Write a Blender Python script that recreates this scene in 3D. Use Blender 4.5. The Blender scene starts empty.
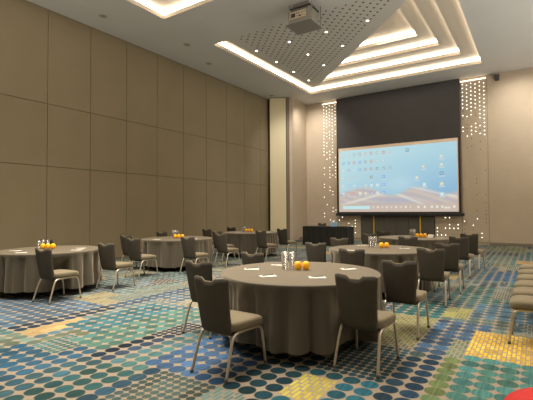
import bpy, bmesh, math, random
from mathutils import Vector, Matrix
R = math.radians
PI = math.pi
scene = bpy.context.scene
col = scene.collection
rnd = random.Random(7)

# ------------------------------------------------------------------ helpers
def lin(c):
    return tuple((x / 12.92 if x <= 0.04045 else ((x + 0.055) / 1.055) ** 2.4) for x in (v / 255.0 for v in c))

def mat(name, color, rough=0.6, metal=0.0, noise=None, bump=None, emit=None, estr=0.0, spec=0.5, trans=0.0, weave=None, sheen=0.0):
    """color is sRGB 0..255. noise=(scale, amount); bump=(scale, strength); weave=(scale, amount)"""
    m = bpy.data.materials.new(name)
    m.use_nodes = True
    nt = m.node_tree
    b = nt.nodes['Principled BSDF']
    c = lin(color)
    b.inputs['Base Color'].default_value = (*c, 1)
    b.inputs['Roughness'].default_value = rough
    b.inputs['Metallic'].default_value = metal
    b.inputs['Specular IOR Level'].default_value = spec
    b.inputs['Transmission Weight'].default_value = trans
    if sheen:
        b.inputs['Sheen Weight'].default_value = sheen
        b.inputs['Sheen Tint'].default_value = (1, .84, .64, 1)
    if emit:
        b.inputs['Emission Color'].default_value = (*lin(emit), 1)
        b.inputs['Emission Strength'].default_value = estr
    tc = nt.nodes.new('ShaderNodeTexCoord')
    last = None
    if noise:
        n = nt.nodes.new('ShaderNodeTexNoise')
        n.inputs['Scale'].default_value = noise[0]
        n.inputs['Detail'].default_value = 4
        nt.links.new(tc.outputs['Object'], n.inputs['Vector'])
        mr = nt.nodes.new('ShaderNodeMapRange')
        mr.inputs['From Min'].default_value = 0.3
        mr.inputs['From Max'].default_value = 0.7
        mr.inputs['To Min'].default_value = 1 - noise[1]
        mr.inputs['To Max'].default_value = 1 + noise[1]
        nt.links.new(n.outputs['Fac'], mr.inputs['Value'])
        mx = nt.nodes.new('ShaderNodeMix'); mx.data_type = 'RGBA'; mx.blend_type = 'MULTIPLY'
        mx.inputs[0].default_value = 1
        mx.inputs[6].default_value = (*c, 1)
        nt.links.new(mr.outputs['Result'], mx.inputs[7])
        nt.links.new(mx.outputs[2], b.inputs['Base Color'])
    if weave:
        w = nt.nodes.new('ShaderNodeTexWave')
        w.wave_type = 'BANDS'; w.bands_direction = weave[2] if len(weave) > 2 else 'Z'
        w.inputs['Scale'].default_value = weave[0]
        w.inputs['Distortion'].default_value = 0.6
        nt.links.new(tc.outputs['Object'], w.inputs['Vector'])
        bp = nt.nodes.new('ShaderNodeBump')
        bp.inputs['Strength'].default_value = weave[1]
        bp.inputs['Distance'].default_value = 0.01
        nt.links.new(w.outputs['Fac'], bp.inputs['Height'])
        nt.links.new(bp.outputs['Normal'], b.inputs['Normal'])
    elif bump:
        n2 = nt.nodes.new('ShaderNodeTexNoise')
        n2.inputs['Scale'].default_value = bump[0]
        n2.inputs['Detail'].default_value = 5
        nt.links.new(tc.outputs['Object'], n2.inputs['Vector'])
        bp = nt.nodes.new('ShaderNodeBump')
        bp.inputs['Strength'].default_value = bump[1]
        bp.inputs['Distance'].default_value = 0.01
        nt.links.new(n2.outputs['Fac'], bp.inputs['Height'])
        nt.links.new(bp.outputs['Normal'], b.inputs['Normal'])
    return m

def emat(name, color, strength):
    m = bpy.data.materials.new(name)
    m.use_nodes = True
    nt = m.node_tree
    nt.nodes.clear()
    e = nt.nodes.new('ShaderNodeEmission')
    e.inputs['Color'].default_value = (*lin(color), 1)
    e.inputs['Strength'].default_value = strength
    o = nt.nodes.new('ShaderNodeOutputMaterial')
    nt.links.new(e.outputs[0], o.inputs['Surface'])
    return m

def obj(name, bm, m, parent=None, smooth=False, loc=None):
    me = bpy.data.meshes.new(name)
    bmesh.ops.recalc_face_normals(bm, faces=bm.faces)
    bm.to_mesh(me); bm.free()
    for mm in (m if isinstance(m, (list, tuple)) else [m]):
        me.materials.append(mm)
    if smooth:
        for p in me.polygons:
            p.use_smooth = True
    o = bpy.data.objects.new(name, me)
    col.objects.link(o)
    if parent: o.parent = parent
    if loc: o.location = loc
    return o

def sub(o, lv=1):
    md = o.modifiers.new('smooth', 'SUBSURF'); md.levels = lv; md.render_levels = lv
    return o

def empty(name, loc=(0, 0, 0), rz=0.0):
    o = bpy.data.objects.new(name, None)
    o.empty_display_size = 0.1
    o.location = loc; o.rotation_euler = (0, 0, rz)
    col.objects.link(o)
    return o

def tag(o, label, cat, group=None):
    o['label'] = label; o['category'] = cat
    if group: o['group'] = group
    return o

def struct(o):
    o['kind'] = 'structure'
    return o

def copy_tree(o, parent=None):
    c = o.copy(); col.objects.link(c)
    if parent is not None: c.parent = parent
    for ch in list(KIDS.get(o.name, ())):
        copy_tree(ch, c)
    return c

KIDS = {}
def index_kids(root):
    ks = [x for x in col.objects if x.parent == root]
    KIDS[root.name] = ks
    for k in ks: index_kids(k)

def box(bm, x0, x1, y0, y1, z0, z1, bev=0.0, seg=2, mi=0):
    vs = [bm.verts.new(p) for p in ((x0,y0,z0),(x1,y0,z0),(x1,y1,z0),(x0,y1,z0),(x0,y0,z1),(x1,y0,z1),(x1,y1,z1),(x0,y1,z1))]
    fs = [bm.faces.new([vs[i] for i in f]) for f in ((0,3,2,1),(4,5,6,7),(0,1,5,4),(1,2,6,5),(2,3,7,6),(3,0,4,7))]
    for f in fs: f.material_index = mi
    if bev:
        es = set(e for f in fs for e in f.edges)
        bmesh.ops.bevel(bm, geom=list(es), offset=bev, segments=seg, profile=0.5, affect='EDGES')
    return fs

def quad(bm, pts, mi=0):
    f = bm.faces.new([bm.verts.new(p) for p in pts]); f.material_index = mi
    return f

def tube(bm, pts, r, n=10, cap=True, rs=None):
    pts = [Vector(p) for p in pts]
    T = []
    for i in range(len(pts)):
        a = pts[max(0, i-1)]; b = pts[min(len(pts)-1, i+1)]
        T.append((b - a).normalized())
    u = Vector((1, 0, 0)) if abs(T[0].x) < 0.9 else Vector((0, 1, 0))
    u = (u - T[0] * u.dot(T[0])).normalized()
    rings = []
    for i, p in enumerate(pts):
        u = (u - T[i] * u.dot(T[i])).normalized()
        v = T[i].cross(u)
        rr = rs[i] if rs else r
        rings.append([bm.verts.new(p + (u * math.cos(2*PI*k/n) + v * math.sin(2*PI*k/n)) * rr) for k in range(n)])
    for a, b in zip(rings, rings[1:]):
        for k in range(n):
            bm.faces.new((a[k], a[(k+1) % n], b[(k+1) % n], b[k]))
    if cap:
        bm.faces.new(rings[0][::-1]); bm.faces.new(rings[-1])

def smooth_path(pts, k=6):
    """Catmull-Rom through the points"""
    P = [Vector(p) for p in pts]
    P = [P[0] * 2 - P[1]] + P + [P[-1] * 2 - P[-2]]
    out = []
    for i in range(1, len(P) - 2):
        for j in range(k):
            t = j / k
            a, b, c, d = P[i-1], P[i], P[i+1], P[i+2]
            out.append(0.5 * ((2*b) + (c-a)*t + (2*a-5*b+4*c-d)*t*t + (3*b-a-3*c+d)*t*t*t))
    out.append(P[-2])
    return out

def lathe(bm, prof, n=24, cx=0, cy=0, z0=0, closed_top=False, closed_bottom=False):
    rings = []
    for (r, z) in prof:
        rings.append([bm.verts.new((cx + r*math.cos(2*PI*k/n), cy + r*math.sin(2*PI*k/n), z0 + z)) for k in range(n)])
    for a, b in zip(rings, rings[1:]):
        for k in range(n):
            bm.faces.new((a[k], a[(k+1) % n], b[(k+1) % n], b[k]))
    if closed_bottom: bm.faces.new(rings[0][::-1])
    if closed_top: bm.faces.new(rings[-1])

# ------------------------------------------------------------------ materials
M = {}
M['wall_cloth'] = mat('fabric_wall_panel', (134, 121, 94), 0.85, noise=(1.2, 0.04), weave=(60, 0.12, 'Y'))
M['gap'] = mat('dark_panel_gap', (52, 44, 34), 0.9)
M['beige'] = mat('beige_wallcovering', (186, 170, 148), 0.8, noise=(3, 0.03), weave=(40, 0.08, 'X'))
M['cream'] = mat('cream_door_laminate', (220, 208, 172), 0.6)
M['trimdark'] = mat('bronze_trim', (120, 104, 88), 0.5)
M['ceil'] = mat('ceiling_paint', (206, 204, 198), 0.9, noise=(0.8, 0.02))
M['coffer'] = mat('coffer_paint', (188, 177, 160), 0.85)
M['coffer_trim'] = mat('coffer_trim_paint', (206, 190, 168), 0.7)
M['led'] = emat('cove_light_strip', (255, 242, 222), 8.0)
M['led_thin'] = emat('cove_light_thin', (255, 230, 196), 3.0)
M['dotlight'] = emat('lit_hole', (255, 248, 232), 3.0)
M['dlight'] = emat('downlight_lens', (255, 244, 224), 9.0)
M['black'] = mat('black_screen_cloth', (72, 70, 70), 0.85, noise=(2, 0.05))
M['blackbar'] = mat('black_metal', (36, 37, 40), 0.45)
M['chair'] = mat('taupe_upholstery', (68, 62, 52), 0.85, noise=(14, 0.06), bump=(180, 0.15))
M['chair_lit'] = mat('lit_taupe_upholstery', (108, 98, 76), 0.85, sheen=.2, noise=(14, 0.05), bump=(180, 0.15))  # same taupe fabric as the backs, overhead light put into its colour
M['chrome'] = mat('brushed_champagne_metal', (196, 186, 168), 0.38, 0.75)
M['glide'] = mat('black_rubber', (84, 80, 72), 0.7)
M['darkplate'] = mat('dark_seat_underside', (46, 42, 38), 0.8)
M['cloth'] = mat('grey_taupe_tablecloth', (73, 67, 55), 0.75, noise=(5, 0.04), bump=(120, 0.10), sheen=0.45)
M['wood'] = mat('plywood', (150, 120, 84), 0.6, noise=(6, 0.1))
M['blackcloth'] = mat('black_table_skirt', (36, 34, 32), 0.9, bump=(30, 0.2))
M['orange'] = mat('orange_peel', (255, 186, 26), 0.5, bump=(160, 0.25))
M['stalk'] = mat('green_stalk', (80, 92, 40), 0.7)
M['paper'] = mat('white_paper', (226, 222, 208), 0.8)
M['pen'] = mat('pen_plastic', (40, 40, 44), 0.4)
M['glass'] = mat('clear_glass', (255, 255, 255), 0.03, trans=1.0)
nt_ = M['glass'].node_tree
tr_ = nt_.nodes.new('ShaderNodeBsdfTransparent'); tr_.inputs[0].default_value = (.93, .93, .92, 1)
gl_ = nt_.nodes.new('ShaderNodeBsdfGlossy'); gl_.inputs['Roughness'].default_value = .12; gl_.inputs[0].default_value = (1, .97, .92, 1)
df_ = nt_.nodes.new('ShaderNodeBsdfDiffuse'); df_.inputs[0].default_value = (.45, .43, .40, 1)
lw_ = nt_.nodes.new('ShaderNodeLayerWeight'); lw_.inputs[0].default_value = .32
m1_ = nt_.nodes.new('ShaderNodeMixShader'); m2_ = nt_.nodes.new('ShaderNodeMixShader'); m2_.inputs[0].default_value = .5
nt_.links.new(gl_.outputs[0], m2_.inputs[1]); nt_.links.new(df_.outputs[0], m2_.inputs[2])
nt_.links.new(lw_.outputs['Facing'], m1_.inputs[0]); nt_.links.new(tr_.outputs[0], m1_.inputs[1]); nt_.links.new(m2_.outputs[0], m1_.inputs[2])
nt_.links.new(m1_.outputs[0], nt_.nodes['Material Output'].inputs['Surface'])
M['door'] = mat('dark_grey_door_panel', (84, 80, 72), 0.55, noise=(2, 0.05))
M['yellow'] = mat('yellow_post_paint', (206, 168, 36), 0.55)
M['proj'] = mat('projector_grey_casing', (128, 124, 114), 0.55)
M['projdark'] = mat('projector_dark_vent', (62, 60, 56), 0.6)
M['label_plate'] = mat('connector_plate_cream', (196, 178, 148), 0.55)
M['port'] = mat('connector_black', (44, 42, 42), 0.5)
M['red'] = mat('red_upholstery', (196, 30, 26), 0.7, bump=(150, 0.1))
M['skyblue'] = mat('pale_blue_carton', (132, 176, 206), 0.6)
M['white'] = mat('white_plastic', (225, 222, 214), 0.5)
M['speaker'] = mat('dark_speaker_casing', (70, 66, 60), 0.6)
M['base'] = mat('baseboard_grey', (128, 118, 104), 0.6)

# perforated ceiling panel: staggered dark holes
def perforated():
    m = mat('perforated_ceiling_panel', (158, 150, 140), 0.85)
    nt = m.node_tree; b = nt.nodes['Principled BSDF']
    tc = nt.nodes.new('ShaderNodeTexCoord')
    def lat(off):
        mp = nt.nodes.new('ShaderNodeMapping')
        mp.inputs['Scale'].default_value = (1/0.30, 1/0.30, 0)
        mp.inputs['Location'].default_value = (off, off, 0)
        nt.links.new(tc.outputs['Object'], mp.inputs['Vector'])
        fr = nt.nodes.new('ShaderNodeVectorMath'); fr.operation = 'FRACTION'
        nt.links.new(mp.outputs[0], fr.inputs[0])
        sb = nt.nodes.new('ShaderNodeVectorMath'); sb.operation = 'SUBTRACT'
        sb.inputs[1].default_value = (0.5, 0.5, 0)
        nt.links.new(fr.outputs[0], sb.inputs[0])
        ln = nt.nodes.new('ShaderNodeVectorMath'); ln.operation = 'LENGTH'
        nt.links.new(sb.outputs[0], ln.inputs[0])
        lt = nt.nodes.new('ShaderNodeMath'); lt.operation = 'LESS_THAN'
        lt.inputs[1].default_value = 0.12
        nt.links.new(ln.outputs['Value'], lt.inputs[0])
        return lt
    a = lat(100.0); c = lat(100.5)
    mx0 = nt.nodes.new('ShaderNodeMath'); mx0.operation = 'MAXIMUM'
    nt.links.new(a.outputs[0], mx0.inputs[0]); nt.links.new(c.outputs[0], mx0.inputs[1])
    # plain margin along the edges of the panel
    sp = nt.nodes.new('ShaderNodeSeparateXYZ'); nt.links.new(tc.outputs['Object'], sp.inputs[0])
    ad = nt.nodes.new('ShaderNodeMath'); ad.operation = 'ADD'
    nt.links.new(sp.outputs[0], ad.inputs[0]); nt.links.new(sp.outputs[1], ad.inputs[1])
    l1 = nt.nodes.new('ShaderNodeMath'); l1.operation = 'LESS_THAN'; l1.inputs[1].default_value = 6.05
    nt.links.new(ad.outputs[0], l1.inputs[0])
    l2 = nt.nodes.new('ShaderNodeMath'); l2.operation = 'GREATER_THAN'; l2.inputs[1].default_value = .35
    nt.links.new(sp.outputs[0], l2.inputs[0])
    mu = nt.nodes.new('ShaderNodeMath'); mu.operation = 'MULTIPLY'
    nt.links.new(l1.outputs[0], mu.inputs[0]); nt.links.new(l2.outputs[0], mu.inputs[1])
    mx = nt.nodes.new('ShaderNodeMath'); mx.operation = 'MULTIPLY'
    nt.links.new(mx0.outputs[0], mx.inputs[0]); nt.links.new(mu.outputs[0], mx.inputs[1])
    mc = nt.nodes.new('ShaderNodeMix'); mc.data_type = 'RGBA'
    mc.inputs[6].default_value = (*lin((206, 201, 192)), 1)
    mc.inputs[7].default_value = (*lin((66, 62, 58)), 1)
    nt.links.new(mx.outputs[0], mc.inputs[0])
    nt.links.new(mc.outputs[2], b.inputs['Base Color'])
    return m
M['perf'] = perforated()

# ------------------------------------------------------------------ dimensions (metres)
XL, XR = -10.99, 7.5
YN, YF = -3.5, 18.83
ZC = 7.0

# ------------------------------------------------------------------ carpet
P = 0.162
X0 = -1.36 - P/2 - P*60      # cell edges line up with the woven dots
Y0 = 3.368 - P/2 - P*43
def carpet():
    nx = int((XR - X0) / P) + 1; ny = int((YF - Y0) / P) + 1
    pal = [(86,108,140),(72,112,128),(58,84,108),(112,142,128),(104,118,138),(124,134,104),(46,60,82),(90,128,134),
           (140,146,124),(96,110,120),(60,98,116),(118,126,134)]
    cells = {}
    for i in range(nx):
        for j in range(ny):
            cells[i, j] = ((96,112,128), 0)
    r = random.Random(21)
    for _ in range(900):
        w = r.choice([2,3,4,5,6,8]); h = r.choice([3,4,6,8,10,14])
        a = r.randrange(-3, nx); b = r.randrange(-3, ny)
        c = r.choice(pal); s = r.choice([0,0,0,1,3,2])
        if r.random() < 0.04: c = (176,158,84); s = 2; w = min(w, 4); h = min(h, 5)
        for i in range(a, a+w):
            for j in range(b, b+h):
                if (i, j) in cells: cells[i, j] = (c, s)
    patches = [  # x0,x1,y0,y1,colour,style   (0 dots, 1 small dots, 2 stripes, 3 star gaps)
        (-7.6,-5.6,2.0,4.0,(92,106,138),3),
        (-6.6,-5.6,3.9,4.6,(132,132,88),2),
        (-6.1,-5.45,4.2,5.8,(112,122,124),1),
        (-5.6,-5.3,3.2,6.2,(74,92,124),3),
        (-5.62,-5.3,2.4,4.0,(44,60,84),0),
        (-5.35,-5.05,2.45,3.3,(214,176,84),2),
        (-5.1,-4.4,3.0,4.4,(70,112,130),3),
        (-5.3,-4.5,1.6,2.5,(118,142,118),3),
        (-4.6,-4.3,2.6,5.0,(80,104,140),3),
        (-4.8,-4.3,4.6,6.0,(122,132,112),2),
        (-4.5,-3.93,2.55,4.4,(84,136,118),3),
        (-4.7,-4.45,2.0,2.75,(84,118,124),1),
        (-4.45,-4.2,2.0,2.6,(84,118,124),1),
        (-4.9,-4.05,1.6,2.25,(52,96,132),3),
        (-4.2,-3.9,1.5,2.6,(58,98,136),0),
        (-3.9,-3.55,1.5,2.45,(66,98,118),0),
        (-3.94,-3.78,2.4,3.35,(30,42,60),0),
        (-3.78,-3.6,2.4,3.5,(62,74,104),0),
        (-3.6,-3.3,2.5,3.9,(104,134,150),0),
        (-3.6,-3.0,1.5,2.45,(56,92,98),0),
        (-3.35,-3.0,2.45,3.2,(104,146,154),0),
        (-3.3,-2.55,2.62,3.9,(84,112,168),3),
        (-2.98,-2.3,1.8,2.62,(78,102,98),1),
        (-2.56,-2.2,2.62,3.5,(50,74,116),0),
        (-2.28,-2.0,2.0,2.62,(110,156,150),2),
        (-2.22,-1.73,2.62,3.8,(28,62,76),0),
        (-2.0,-1.73,2.0,2.7,(28,62,76),0),
        (-1.76,-1.14,2.3,3.42,(40,98,122),0),
        (-1.76,-1.44,2.75,3.27,(214,198,66),2),
        (-1.76,-1.14,3.42,4.5,(52,84,100),1),
        (-1.14,-.97,2.9,4.2,(46,72,98),0),
        (-1.7,-1.05,4.55,5.9,(136,146,78),2),
        (-1.7,-1.15,5.9,7.0,(58,108,116),3),
        (-.98,-.79,2.9,4.8,(40,62,90),0),
        (-.8,-.62,2.9,4.75,(120,146,84),3),
        (-1.14,-.5,4.4,5.95,(80,100,142),3),
        (-.8,-.55,4.5,5.0,(122,150,110),2),
        (-1.14,-.8,6.0,6.65,(150,162,58),2),
        (-.63,1.6,2.2,4.6,(74,136,130),3),
        (-.8,1.6,6.2,7.4,(96,120,150),3),
        (-.57,.9,4.55,5.52,(250,200,48),2),
        (-1.2,-.5,7.2,8.8,(86,112,116),3),
        (-.7,-.2,7.6,9.0,(104,134,122),2),
        (-.5,.9,8.9,10.2,(78,124,130),3),
        (-.9,-.2,9.6,11.0,(66,98,144),3),
        (-1.6,-.8,10.4,12.0,(110,118,138),3),
        (-.6,-.2,11.4,12.6,(84,140,130),2),
        (-.45,1.2,12.9,13.6,(204,162,74),2),
        (-2.2,-.4,15.0,16.0,(70,84,100),0),
        (-8.4,-7.9,5.0,5.5,(214,166,60),2),
        (-6.2,-5.0,5.8,7.2,(116,128,114),2),
        (-6.0,-5.2,6.9,8.3,(70,88,120),0),
        (-4.4,-3.9,5.0,6.4,(126,168,144),3),
        (-6.4,-5.6,12.6,13.2,(206,160,80),2),
        (-2.6,-2.0,3.4,4.8,(40,64,84),0),
    ]
    for (x0, x1, y0, y1, c, s) in patches:
        for i in range(nx):
            cx = X0 + (i+.5)*P
            if cx < x0 or cx > x1: continue
            for j in range(ny):
                cy = Y0 + (j+.5)*P
                if y0 <= cy <= y1: cells[i, j] = (c, s)
    verts = [(X0 + i*P, Y0 + j*P, 0.0) for j in range(ny+1) for i in range(nx+1)]
    faces = [(j*(nx+1)+i, j*(nx+1)+i+1, (j+1)*(nx+1)+i+1, (j+1)*(nx+1)+i) for j in range(ny) for i in range(nx)]
    me = bpy.data.meshes.new('floor'); me.from_pydata(verts, [], faces); me.update()
    at = me.color_attributes.new('patch', 'FLOAT_COLOR', 'CORNER')
    data = []
    for j in range(ny):
        for i in range(nx):
            c, s = cells[i, j]
            k = .76 + r.uniform(-.12, .12)
            t = r.uniform(-7, 7)
            g = .35*c[0] + .45*c[1] + .2*c[2]
            if c[2] > c[1] and c[2] > c[0]: c = (c[0]*.84, c[1]*1.02, c[2]*.98)
            elif c[1] > c[2]*1.05 and c[1] > c[0]*1.15: c = (c[0]*.92, c[1]*.92, c[2]*.98)
            f = .16
            c = (c[0]*(1-f)+(g*1.06)*f, c[1]*(1-f)+g*f, c[2]*(1-f)+(g*.92)*f)
            c2 = lin((max(0, min(255, c[0]*k)), max(0, min(255, c[1]*k + t*.5)), max(0, min(255, c[2]*k + t))))
            data += [c2[0], c2[1], c2[2], s/4.0] * 4
    at.data.foreach_set('color', data)
    o = bpy.data.objects.new('floor', me); col.objects.link(o); struct(o)
    m = bpy.data.materials.new('patterned_carpet'); m.use_nodes = True
    nt = m.node_tree; N = nt.nodes; L = nt.links
    b = N['Principled BSDF']; b.inputs['Roughness'].default_value = 0.95
    b.inputs['Specular IOR Level'].default_value = 0.15
    a = N.new('ShaderNodeAttribute'); a.attribute_name = 'patch'
    geo = N.new('ShaderNodeNewGeometry')
    def math_(op, x, y=None, z=None):
        n = N.new('ShaderNodeMath'); n.operation = op
        for k, v in enumerate((x, y, z)):
            if v is None: continue
            if isinstance(v, (int, float)): n.inputs[k].default_value = v
            else: L.new(v, n.inputs[k])
        return n.outputs[0]
    sep = N.new('ShaderNodeSeparateXYZ'); L.new(geo.outputs['Position'], sep.inputs[0])
    gx = math_('DIVIDE', math_('SUBTRACT', sep.outputs[0], X0), P)
    gy = math_('DIVIDE', math_('SUBTRACT', sep.outputs[1], Y0), P)
    def rad(k):
        fx = math_('SUBTRACT', math_('FRACT', math_('MULTIPLY', gx, k)), 0.5)
        fy = math_('SUBTRACT', math_('FRACT', math_('MULTIPLY', gy, k)), 0.5)
        return math_('SQRT', math_('ADD', math_('MULTIPLY', fx, fx), math_('MULTIPLY', fy, fy)))
    r1 = rad(1.0); r2 = rad(2.0)
    st = math_('MULTIPLY', a.outputs['Alpha'], 4.0)
    def is_(v): return math_('COMPARE', st, v, 0.2)
    def lt(x, v):   # soft threshold
        return math_('SMOOTH_MIN', 1.0, math_('MAXIMUM', math_('MULTIPLY', math_('SUBTRACT', v, x), 14.0), 0.0), 0.02)
    d0 = lt(r1, 0.505); d1 = lt(r2, 0.51); d3 = lt(r1, 0.545)
    # stripes: irregular lines along Y with short breaks
    sx = math_('FRACT', math_('MULTIPLY', gx, 4.0))
    sy = math_('FRACT', math_('ADD', math_('MULTIPLY', gy, 1.0), math_('MULTIPLY', math_('FLOOR', math_('MULTIPLY', gx, 4.0)), 0.37)))
    d2 = math_('MULTIPLY', math_('LESS_THAN', sx, 0.70), math_('LESS_THAN', sy, 0.80))
    fac = math_('ADD', math_('ADD', math_('MULTIPLY', is_(0), d0), math_('MULTIPLY', is_(1), d1)),
                math_('ADD', math_('MULTIPLY', is_(2), d2), math_('MULTIPLY', is_(3), d3)))
    fac = math_('MINIMUM', fac, 1.0)
    # fine ribs running along the room
    rib = N.new('ShaderNodeTexNoise'); rib.inputs['Scale'].default_value = 1.0; rib.inputs['Detail'].default_value = 3
    mp = N.new('ShaderNodeMapping'); mp.inputs['Scale'].default_value = (48, 4, 1)
    L.new(geo.outputs['Position'], mp.inputs[0]); L.new(mp.outputs[0], rib.inputs['Vector'])
    mr = N.new('ShaderNodeMapRange'); mr.inputs['From Min'].default_value = .3; mr.inputs['From Max'].default_value = .7
    mr.inputs['To Min'].default_value = .72; mr.inputs['To Max'].default_value = 1.3
    L.new(rib.outputs['Fac'], mr.inputs['Value'])
    mc = N.new('ShaderNodeMix'); mc.data_type = 'RGBA'
    mc.inputs[6].default_value = (*lin((136, 124, 108)), 1)
    mm = N.new('ShaderNodeMix'); mm.data_type = 'RGBA'; mm.blend_type = 'MULTIPLY'; mm.inputs[0].default_value = 1
    L.new(a.outputs['Color'], mm.inputs[6]); L.new(mr.outputs[0], mm.inputs[7])
    L.new(fac, mc.inputs[0]); L.new(mm.outputs[2], mc.inputs[7])
    L.new(mc.outputs[2], b.inputs['Base Color'])
    me.materials.append(m)
carpet()

# ------------------------------------------------------------------ room shell
bm = bmesh.new(); box(bm, XL-.25, XL-.04, YN, 16.80, 0, ZC+.02, mi=1)
seams = [YN, -2.97, -1.68, -.39, .9, 2.19, 3.48+.07, 4.76+.07, 5.90, 7.17, 8.44, 9.71, 10.97, 12.23, 13.5, 14.79, 16.0]
seams = [5.83 + 1.275*k for k in range(-7, 9)]
seams = [YN] + [s for s in seams if YN < s < 16.2] + [16.80]
zr = [0.0, 2.70, 4.40, ZC]
for a, b_ in zip(seams, seams[1:]):
    for z0, z1 in zip(zr, zr[1:]):
        box(bm, XL-.045, XL, a+.006, b_-.006, z0+.006, z1-.006 if z1 < ZC else z1, bev=.004, seg=1)
struct(obj('wall_left', bm, [M['wall_cloth'], M['gap']]))

# column / door bay at the far left corner
bm = bmesh.new()
ang = math.atan2(17.1-16.58, 10.77-9.83)
pf = Vector((-10.80, 16.56, 0)); dx = Vector((math.cos(ang), math.sin(ang), 0)); nn = Vector((math.sin(ang), -math.cos(ang), 0))
def strip(bm, t0, t1, d0, d1, z0, z1, mi):
    pts = [pf + dx*t0 - nn*d0, pf + dx*t1 - nn*d0, pf + dx*t1 - nn*d1, pf + dx*t0 - nn*d1]
    lo = [bm.verts.new((p.x, p.y, z0)) for p in pts]; hi = [bm.verts.new((p.x, p.y, z1)) for p in pts]
    fs = [bm.faces.new(lo[::-1]), bm.faces.new(hi)] + [bm.faces.new((lo[i], lo[(i+1) % 4], hi[(i+1) % 4], hi[i])) for i in range(4)]
    for f in fs: f.material_index = mi
W = (Vector((-9.83, 17.1, 0)) - pf).length
strip(bm, -.10, .02, .24, .3, 0, ZC, 1)
strip(bm, .02, .80, .0, .3, .02, ZC-.03, 0)
strip(bm, .02, .80, .02, .3, ZC-.03, ZC, 1)
strip(bm, .80, .83, .04, .3, 0, ZC, 1)
strip(bm, .83, .95, .01, .3, 0, ZC, 2)
strip(bm, .95, .965, .03, .3, 0, ZC, 1)
strip(bm, .965, W, .0, .3, 0, ZC, 3)
struct(obj('wall_column', bm, [M['cream'], M['gap'], M['trimdark'], M['beige']]))
bm = bmesh.new()
quad(bm, [(-9.83,17.1,0), (-9.97,YF,0), (-9.97,YF,ZC), (-9.83,17.1,ZC)])
quad(bm, [(-9.83,17.1,0), (-10.2,17.1,0), (-10.2,17.1,ZC), (-9.83,17.1,ZC)])
quad(bm, [(-9.97,YF,0), (-10.3,YF,0), (-10.3,YF,ZC), (-9.97,YF,ZC)])
struct(obj('wall_corner', bm, M['beige']))
bm = bmesh.new()
box(bm, -11.6, -3.0, YF, YF+.25, 0, ZC)
box(bm, -3.0, XR, YF, YF+.25, 0, ZC)
for x in (-1.59, .9, 3.4, 5.9):
    box(bm, x-.006, x+.006, YF-.003, YF, 0.12, ZC, mi=1)
struct(obj('wall_back', bm, [M['beige'], M['base']]))
bm = bmesh.new(); box(bm, XR, XR+.25, YN, YF+.2, 0, ZC); struct(obj('wall_right', bm, M['beige']))
bm = bmesh.new(); box(bm, XL-.25, XR+.25, YN-.25, YN, 0, ZC); struct(obj('wall_front', bm, M['wall_cloth']))
bm = bmesh.new(); box(bm, -1.59, XR, YF-.03, YF, 0, .12, bev=.006, seg=1)
struct(obj('baseboard_back', bm, M['base']))
bm = bmesh.new(); box(bm, XR-.03, XR, YN, YF-.03, 0, .12, bev=.006, seg=1); struct(obj('baseboard_right', bm, M['base']))
bm = bmesh.new(); box(bm, -9.93, -9.89, 17.12, YF, 0, .12, bev=.006, seg=1); struct(obj('baseboard_left', bm, M['trimdark']))

# ------------------------------------------------------------------ ceiling with stepped light coffers
RX0, RX1 = -8.83, -1.60
recess = [(RX0, RX1, 10.17, 17.17), (RX0, RX1, .95, 8.0), (1.2, 7.0, 4.0, 15.0)]
def ceiling_sheet():
    bm = bmesh.new()
    xs = sorted({XL-.25, XR+.25} | {r[0] for r in recess} | {r[1] for r in recess})
    ys = sorted({YN-.25, YF+.25} | {r[2] for r in recess} | {r[3] for r in recess})
    for a, b_ in zip(xs, xs[1:]):
        for c, d in zip(ys, ys[1:]):
            cx, cy = (a+b_)/2, (c+d)/2
            if any(r[0] < cx < r[1] and r[2] < cy < r[3] for r in recess): continue
            quad(bm, [(a,c,ZC), (b_,c,ZC), (b_,d,ZC), (a,d,ZC)])
    bmesh.ops.remove_doubles(bm, verts=bm.verts, dist=1e-4)
    return bm
struct(obj('ceiling', ceiling_sheet(), M['ceil']))

def ring(bm, x0, x1, y0, y1, i, z, mi=0):
    """flat ring between rectangle and the rectangle inset by i"""
    o = [(x0,y0),(x1,y0),(x1,y1),(x0,y1)]; n = [(x0+i,y0+i),(x1-i,y0+i),(x1-i,y1-i),(x0+i,y1-i)]
    for k in range(4):
        k2 = (k+1) % 4
        quad(bm, [(*o[k], z), (*o[k2], z), (*n[k2], z), (*n[k], z)], mi)
def riser(bm, x0, x1, y0, y1, z0, z1, mi=0):
    o = [(x0,y0),(x1,y0),(x1,y1),(x0,y1)]
    for k in range(4):
        k2 = (k+1) % 4
        quad(bm, [(*o[k], z0), (*o[k2], z0), (*o[k2], z1), (*o[k], z1)], mi)

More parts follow.
